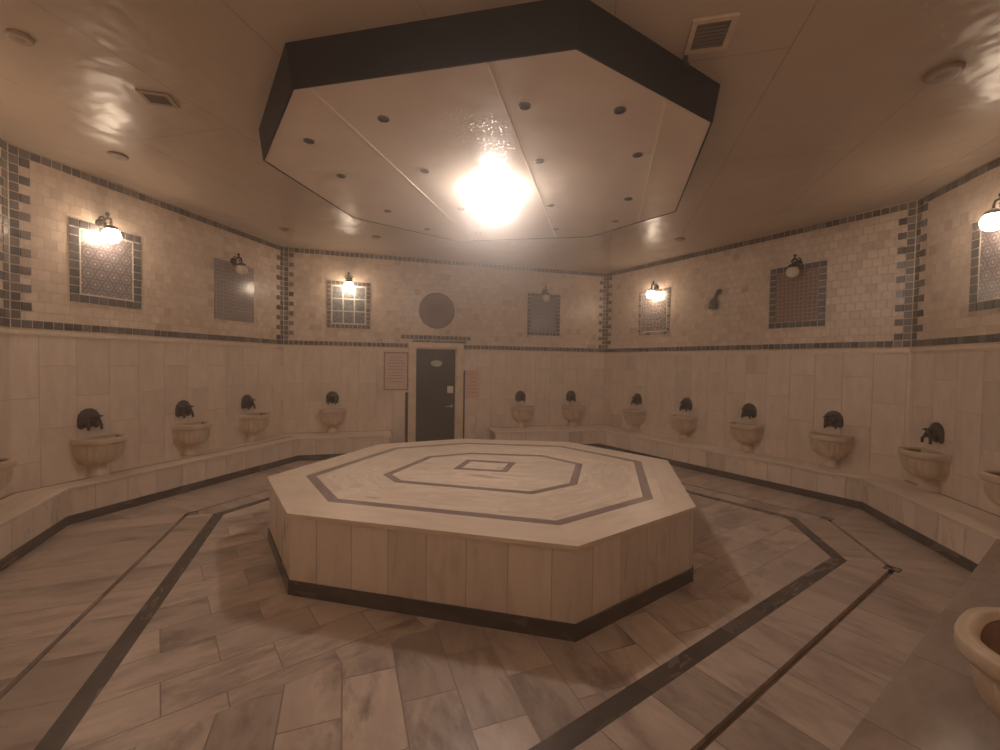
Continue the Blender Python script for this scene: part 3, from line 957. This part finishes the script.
def make_tap():
    """dark arched back plate with two cross-handled taps, wall at y = 0, origin at its middle"""
    o = empty('wall_tap', (0, 0, 0))
    # arched plate as a shallow dome
    def outline(f):
        pts = []
        for k in range(25):
            a = PI * k / 24
            r = 1 + 0.03 * math.cos(a * 14)
            pts.append((0.100 * f * math.cos(a) * r, 0.02 + 0.108 * f * math.sin(a) * r))
        # scalloped foot of the plate
        for k in range(13):
            x = -0.100 + 0.2 * k / 12
            pts.append((x * f, 0.02 - (0.075 + 0.026 * abs(math.sin(k / 12 * PI * 3))) * f))
        return pts
    rows = []
    for f, y in ((1.0, 0.0), (1.0, 0.012), (0.90, 0.022), (0.82, 0.020), (0.70, 0.034), (0.40, 0.052), (0.06, 0.058)):
        rows.append([(x, y, z) for x, z in outline(f)])
    mb = MB(); b = mb.grid(rows, close=True); mb.face([b[-1] + k for k in range(len(rows[0]))])
    mb.build('back_plate', M['bronze'], o, fix=True)
    for sx in (-1, 1):
        mb = MB()
        x = 0.058 * sx
        mb.tube([(x, 0.01, -0.010), (x, 0.050, -0.020), (x, 0.075, -0.028), (x, 0.088, -0.048), (x, 0.090, -0.092)], [0.017, 0.017, 0.015, 0.014, 0.012], 10)
        mb.ball((x, 0.055, -0.008), 0.024, 12, 8)
        sp_ = mb.build('spout', M['bronze'], o)
        mb = MB()
        mb.tube([(x, 0.055, 0.0), (x, 0.062, 0.045)], 0.008, 8)
        for k in range(2):
            dx, dy = (0.034, 0.0) if k == 0 else (0.0, 0.030)
            mb.tube([(x - dx, 0.062 - dy, 0.045), (x + dx, 0.062 + dy, 0.045)], 0.0075, 8)
        mb.ball((x, 0.062, 0.05), 0.012, 10, 6)
        mb.build('cross_handle', M['bronze'], o)
    mb = MB(); mb.ball((0, 0.052, 0.045), 0.030, 14, 8); mb.build('boss', M['bronze'], o)
    return o


# wall, distance along it, label of the basin, label of the taps
SPOTS_B = [
    ('wall_left_front', W['wall_left_front'].len - 0.62, 'pale fluted basin cut by the picture edge, before the left wall corner', None),
    ('wall_left', 0.66, 'pale fluted basin on the left bench, first past the near corner', 'dark arched taps above the left bench, first past the near corner'),
    ('wall_left', 1.70, 'pale fluted basin in the middle of the left bench', 'dark arched taps in the middle of the left wall'),
    ('wall_left', 2.72, 'pale fluted basin last on the left wall before the back corner', 'dark arched taps last on the left wall before the back corner'),
    ('wall_back', 0.79, 'pale fluted basin on the back bench, left of the door', 'dark arched taps on the back wall, left of the door'),
    ('wall_back', 4.21, 'pale fluted basin on the back bench, first to the right of the door', 'dark arched taps on the back wall, first to the right of the door'),
    ('wall_back', 5.28, 'pale fluted basin on the back bench beside the right corner', 'dark arched taps on the back wall beside the right corner'),
    ('wall_right', 0.88, 'pale fluted basin first on the right wall from the back corner', 'dark arched taps first on the right wall from the back corner'),
    ('wall_right', 1.93, 'pale fluted basin second on the right wall from the back corner', 'dark arched taps second on the right wall from the back corner'),
    ('wall_right', 2.97, 'pale fluted basin third on the right wall from the back corner', 'dark arched taps third on the right wall from the back corner'),
    ('wall_right', 4.02, 'pale fluted basin fourth on the right wall from the back corner', 'dark arched taps fourth on the right wall from the back corner'),
    ('wall_right_front', 0.43, 'pale fluted basin just past the right corner on the end wall', 'dark arched taps just past the right corner on the end wall'),
    ('wall_right_front', 1.47, 'pale fluted basin cut by the picture edge, next to the end wall taps', None),
    ('wall_front', W['wall_front'].len - 0.0, 'wet basin seen from above in the near right corner', None),
]
b0, t0 = make_basin(), make_tap()
first = True
wf = W['wall_front']
for wn, s, lb, lt in SPOTS_B:
    w = W[wn]
    if wn == 'wall_front':
        # along-wall place of the near basin
        u = Vector((0.822, 0.569)); s = (w.a.dot(u)) - 2.10
    p = w.p(s, 0.0, BENCH + 0.003)
    if first: b0.location = p; b0.rotation_euler = (0, 0, w.rz); o = b0
    else: o = dup(b0, p, w.rz)
    if wn == 'wall_front': o.scale = (1.35, 1.52, 1.0)
    tag(o, lb, 'basin', 'wash basins along the benches')
    if lt:
        p = w.p(s - (0.055 if wn == 'wall_left' else 0.02 if wn == 'wall_back' else 0.0), 0.0, 0.935)
        if t0.get('label') is None: t0.location = p; t0.rotation_euler = (0, 0, w.rz); o = t0
        else: o = dup(t0, p, w.rz)
        tag(o, lt, 'tap', 'taps above the basins')
    first = False

# ------------------------------------------------------------------ glazed wall panels


def panel(wn, s, z, wd, ht, frame_w, field, label, kind, fstops=None):
    w = W[wn]
    o = empty('tile_panel', w.p(s, 0.0, z), w.rz)
    hw, hh = wd / 2, ht / 2
    if frame_w:
        mb = MB()
        mb.box(-hw, hw, 0.0, 0.005, -hh, hh, 1)
        nx, nz = max(3, round(wd / frame_w)), max(3, round(ht / frame_w))
        for i in range(nx):
            for j in range(nz):
                if 0 < i < nx - 1 and 0 < j < nz - 1: continue
                x0, x1 = -hw + i * wd / nx, -hw + (i + 1) * wd / nx
                z0, z1 = -hh + j * ht / nz, -hh + (j + 1) * ht / nz
                mb.box(x0 + G / 2, x1 - G / 2, 0.0, 0.012, z0 + G / 2, z1 - G / 2, 0)
        mb.build('tile_border', [fstops or M['band'], M['band_grout']], o)
        ix, iz = hw - wd / nx, hh - ht / nz
    else:
        ix, iz = hw, hh
    if kind == 'panes':
        mb = MB(); mb.box(-ix, ix, 0.0, 0.008, -iz, iz); mb.build('grid', M['grid_white'], o)
        g = 0.022
        for i in range(3):
            for j in range(3):
                x0 = -ix + g / 2 + i * (2 * ix - g) / 3; z0 = -iz + g / 2 + j * (2 * iz - g) / 3
                mb = MB(); mb.box(x0 + g / 2, x0 + (2 * ix - g) / 3 - g / 2, 0.0, 0.012, z0 + g / 2, z0 + (2 * iz - g) / 3 - g / 2)
                mb.build('pane', M['pane_grey'], o, bevel=0.002)
    else:
        b = 0.012 if kind == 'lined' else 0.0
        if b:
            mb = MB()
            for a in ((-ix, ix, -iz, -iz + b), (-ix, ix, iz - b, iz), (-ix, -ix + b, -iz, iz), (ix - b, ix, -iz, iz)):
                mb.box(a[0], a[1], 0.0, 0.011, a[2], a[3])
            mb.build('border_line', M['grid_white'], o)
        mb = MB(); mb.box(-ix + b, ix - b, 0.0, 0.009, -iz + b, iz - b); mb.build('tile_field', field, o)
    return tag(o, label, 'tile panel', 'glazed tile panels on the upper walls')


ZP = 2.555
M['band_dark'] = rnd_tiles('dark_frame_tiles', [(0.0, (0.05, 0.048, 0.055)), (0.6, (0.09, 0.082, 0.087)), (1.0, (0.15, 0.13, 0.13))])
panel('wall_left', 0.795, ZP, 0.69, 0.83, 0.085, M['pan_star'], 'square star patterned tile panel under the lit lamp of the left wall', 'lined', M['band_dark'])
panel('wall_left', 2.455, ZP, 0.69, 0.83, 0.0, M['pan_fine'], 'dark finely patterned tile panel near the back corner of the left wall', 'plain')
panel('wall_back', 1.03, ZP, 0.71, 0.81, 0.072, None, 'panel of nine grey panes in a pale grid left of the door', 'panes')
panel('wall_back', 4.645, ZP, 0.69, 0.82, 0.075, M['pan_blue'], 'plain blue grey tile panel under the unlit lamp right of the door', 'plain', M['band_dark'])
panel('wall_right', 1.205, ZP, 0.69, 0.82, 0.06, M['pan_pink'], 'pale patterned tile panel with thin dotted border under the lit lamp of the right wall', 'lined', rnd_tiles('dotted_frame_tiles', [(0.45, (0.06, 0.05, 0.055)), (0.55, (0.42, 0.34, 0.29))]))
panel('wall_right', 3.545, ZP, 0.69, 0.84, 0.088, M['pan_red'], 'red brown tile panel with dark square border tiles on the right wall', 'plain', M['band_dark'])
panel('wall_right_front', 1.13, ZP, 0.72, 0.83, 0.085, M['pan_star'], 'star patterned tile panel at the right picture edge on the end wall', 'lined', M['band_dark'])

# ------------------------------------------------------------------ wall sconces


def make_sconce(lit):
    o = empty('wall_sconce', (0, 0, 0))
    mb = MB(); mb.lathe([(0.055, 0.0), (0.055, 0.010), (0.040, 0.022), (0.018, 0.034)], (0, 0, 0.0), 20, 'y'); mb.build('wall_plate', M['iron'], o)
    mb = MB()
    mb.tube([(0, 0.02, -0.01), (0, 0.05, 0.045), (0, 0.09, 0.065), (0, 0.130, 0.050), (0, 0.140, 0.015), (0, 0.140, -0.02)], [0.010, 0.010, 0.010, 0.010, 0.010, 0.012], 10)
    for sx in (-1, 1):      # side scrolls
        mb.tube([(0.0, 0.06, 0.05), (0.035 * sx, 0.06, 0.068), (0.060 * sx, 0.06, 0.045), (0.052 * sx, 0.06, 0.018), (0.034 * sx, 0.06, 0.026)], 0.008, 8)
    mb.build('arm', M['iron'], o)
    mb = MB(); mb.lathe([(0.016, 0.0), (0.052, -0.02), (0.060, -0.045), (0.055, -0.05)], (0, 0.14, -0.015), 20); mb.build('cap', M['iron'], o)
    mb = MB(); mb.tube([(0, 0.09, 0.06), (0, 0.09, 0.085)], 0.008, 8); mb.ball((0, 0.09, 0.10), 0.020, 12, 8); mb.build('finial', M['iron'], o)
    mb = MB()
    mb.lathe([(0.050, -0.060), (0.066, -0.080), (0.078, -0.115), (0.076, -0.150), (0.058, -0.180), (0.030, -0.196), (0.003, -0.20)], (0, 0.14, 0.0), 24)
    mb.build('lamp_shade', M['glow_warm'] if lit else M['pale_glass'], o)
    return o


SC = [('wall_left', 0.74, 1, 'lit lamp on the left wall above the star patterned panel'), ('wall_left', 2.43, 0, 'unlit lamp on the left wall above the dark fine panel'),
      ('wall_back', 1.03, 1, 'lit lamp on the back wall above the nine grey panes'), ('wall_back', 4.64, 0, 'unlit lamp on the back wall above the blue grey panel'),
      ('wall_right', 1.25, 1, 'lit lamp on the right wall near the back corner'), ('wall_right', 3.55, 0, 'unlit lamp on the right wall above the red brown panel'),
      ('wall_right_front', 1.18, 1, 'lit lamp at the right picture edge on the end wall'),
      ('wall_left_front', W['wall_left_front'].len - 1.25, 1, 'lit lamp on the near left end wall, out of the picture'),
      ('wall_left_front', 1.4, 1, 'added unseen fill lamp on the near left end wall, farthest from the corner'), ('wall_rear', 0.7, 1, 'added unseen fill lamp on the wall behind the viewer'),  # these two and the next: unseen lamps added to brighten the platform front
      ('wall_front', 3.7, 1, 'added unseen fill lamp on the near right end wall above the darker bench')]
proto = {}
for wn, s, lit, lb in SC:
    w = W[wn]; p = w.p(s, 0.0, 2.985)
    if lit not in proto:
        o = proto[lit] = make_sconce(lit); o.location = p; o.rotation_euler = (0, 0, w.rz)
    else:
        o = dup(proto[lit], p, w.rz)
    tag(o, lb, 'wall lamp', 'iron wall lamps above the panels')

# ------------------------------------------------------------------ odds and ends on the walls
o = tag(empty('round_plaque', wb.p(2.55, 0.0, 2.53), wb.rz), 'big round brown plaque on the back wall above the door', 'plaque')
mb = MB(); mb.lathe([(0.325, 0.0), (0.325, 0.018), (0.30, 0.026), (0.285, 0.018)], seg=48, axis='y'); mb.build('rim', M['disc'], o)
mb = MB(); mb.lathe([(0.286, 0.0), (0.286, 0.016), (0.1, 0.018), (0.002, 0.018)], seg=48, axis='y'); mb.build('face', M['disc'], o)
o = tag(empty('wall_sensor', wb.p(2.12, 0.0, 2.70), wb.rz), 'tiny pale round sensor beside the round brown plaque', 'sensor')
mb = MB(); mb.lathe([(0.040, 0.0), (0.040, 0.012), (0.033, 0.016)], seg=20, axis='y'); mb.build('base', M['white_plate'], o)
mb = MB(); mb.ball((0, 0.018, 0), 0.030, 14, 8); mb.build('dome', M['white_plate'], o)

wr = W['wall_right']
o = tag(empty('wall_spotlight', wr.p(2.42, 0.0, 2.66), wr.rz), 'small dark spotlight drooping from its stem on the right wall', 'spotlight')
mb = MB(); mb.lathe([(0.045, 0.0), (0.045, 0.02), (0.03, 0.03)], (-0.03, 0, 0.10), 16, 'y'); mb.build('wall_plate', M['grey_plastic'], o)
mb = MB(); mb.tube([(-0.03, 0.02, 0.10), (-0.027, 0.05, 0.075), (-0.01, 0.065, 0.02), (0.005, 0.075, -0.04)], [0.022, 0.024, 0.026, 0.03], 12); mb.build('arm', M['grey_plastic'], o)
mb = MB(); mb.tube([(-0.002, 0.070, -0.01), (0.005, 0.075, -0.04), (0.018, 0.085, -0.10), (0.028, 0.092, -0.15), (0.030, 0.094, -0.165)], [0.03, 0.055, 0.070, 0.066, 0.05], 16); mb.build('lamp_head', M['grey_plastic'], o)

o = tag(empty('framed_notice', wb.p(1.835, 0.0, 1.42), wb.rz), 'framed notice with a dull red border left of the door', 'notice')
mb = MB(); hw, hh, f = 0.215, 0.34, 0.022
for a in ((-hw, hw, -hh, -hh + f), (-hw, hw, hh - f, hh), (-hw, -hw + f, -hh + f, hh - f), (hw - f, hw, -hh + f, hh - f)): mb.box(a[0], a[1], 0, 0.018, a[2], a[3])
mb.build('frame', M['red_frame'], o)
mb = MB(); mb.box(-hw + f, hw - f, 0.0, 0.008, -hh + f, hh - f); pp = mb.build('sheet', M['paper'], o)
for k in range(9):
    zz = 0.25 - k * 0.055
    wd = 0.10 + 0.06 * ((k * 7) % 5) / 4
    mb = MB(); mb.box(-wd, wd, 0.0, 0.0095, zz - 0.007, zz + 0.007); mb.build('text_line', M['red_ink'], pp)
o = tag(empty('paper_notice', wb.p(3.215, 0.0, 1.19), wb.rz), 'plain pinkish paper notice right of the door', 'notice')
mb = MB(); mb.box(-0.15, 0.15, 0.0, 0.006, -0.265, 0.265); pp = mb.build('sheet', M['pink_paper'], o)
for k in range(6):
    zz = 0.19 - k * 0.07
    mb = MB(); mb.box(-0.11, 0.11 - 0.04 * (k % 3), 0.0, 0.0075, zz - 0.006, zz + 0.006); mb.build('text_line', M['red_ink'], pp)

# ------------------------------------------------------------------ steam in the air
world = bpy.data.worlds.new('steam'); scene.world = world; world.use_nodes = True
nt = world.node_tree; nt.nodes.clear()
out = nt.nodes.new('ShaderNodeOutputWorld')
bg = nt.nodes.new('ShaderNodeBackground'); bg.inputs[0].default_value = (0, 0, 0, 1); bg.inputs[1].default_value = 0.0
nt.links.new(bg.outputs[0], out.inputs['Surface'])
vs = nt.nodes.new('ShaderNodeVolumeScatter')
vs.inputs['Color'].default_value = (1.0, 0.93, 0.89, 1);  vs.inputs['Anisotropy'].default_value = 0.80
# thin everywhere, extra density added round the lamp to widen its glow
geo = nt.nodes.new('ShaderNodeNewGeometry')
dv = nt.nodes.new('ShaderNodeVectorMath'); dv.operation = 'DISTANCE'; dv.inputs[1].default_value = (LAMP[0], LAMP[1], DROP - 0.1)
nt.links.new(geo.outputs['Position'], dv.inputs[0])


def wm(op, a, b=None):
    nd = nt.nodes.new('ShaderNodeMath'); nd.operation = op
    for i, x in enumerate((a, b)):
        if x is None: continue
        if isinstance(x, (int, float)): nd.inputs[i].default_value = x
        else: nt.links.new(x, nd.inputs[i])
    return nd.outputs[0]


q_ = wm('DIVIDE', dv.outputs['Value'], 1.0)
dens = wm('ADD', wm('MULTIPLY', wm('EXPONENT', wm('MULTIPLY', wm('MULTIPLY', q_, q_), -1.0)), 0.27), 0.028)
nt.links.new(dens, vs.inputs['Density'])
world.cycles.volume_step_size = 0.5
nt.links.new(vs.outputs[0], out.inputs['Volume'])

# ------------------------------------------------------------------ camera
F = 430.0
pitch, roll = math.radians(-1.633), math.radians(0.909)
fw = Vector((0, math.cos(pitch), math.sin(pitch))); r = Vector((1, 0, 0)); u = r.cross(fw)
r2 = r * math.cos(roll) + u * math.sin(roll); u2 = -r * math.sin(roll) + u * math.cos(roll)
cam = bpy.data.cameras.new('camera'); co = bpy.data.objects.new('camera', cam); col.objects.link(co)
mat = Matrix((r2, u2, -fw)).transposed().to_4x4(); mat.translation = (0, 0, CAM_H)
co.matrix_world = mat
cam.sensor_width = 36.0; cam.lens = 36.0 * F / 1000.0; cam.clip_start = 0.02; cam.clip_end = 60
scene.camera = co

vs_ = scene.view_settings
scene.display_settings.display_device = 'sRGB'
vs_.view_transform = 'Standard'; vs_.look = 'None'; vs_.exposure = -1.22; vs_.gamma = 1.0; vs_.use_curve_mapping = False
scene.cycles.max_bounces = 8; scene.cycles.diffuse_bounces = 7; scene.cycles.glossy_bounces = 3; scene.cycles.volume_bounces = 1
scene.cycles.use_denoising = True
scene.cycles.sample_clamp_indirect = 8.0
scene.cycles.use_adaptive_sampling = True; scene.cycles.adaptive_threshold = 0.1; scene.cycles.adaptive_min_samples = 16
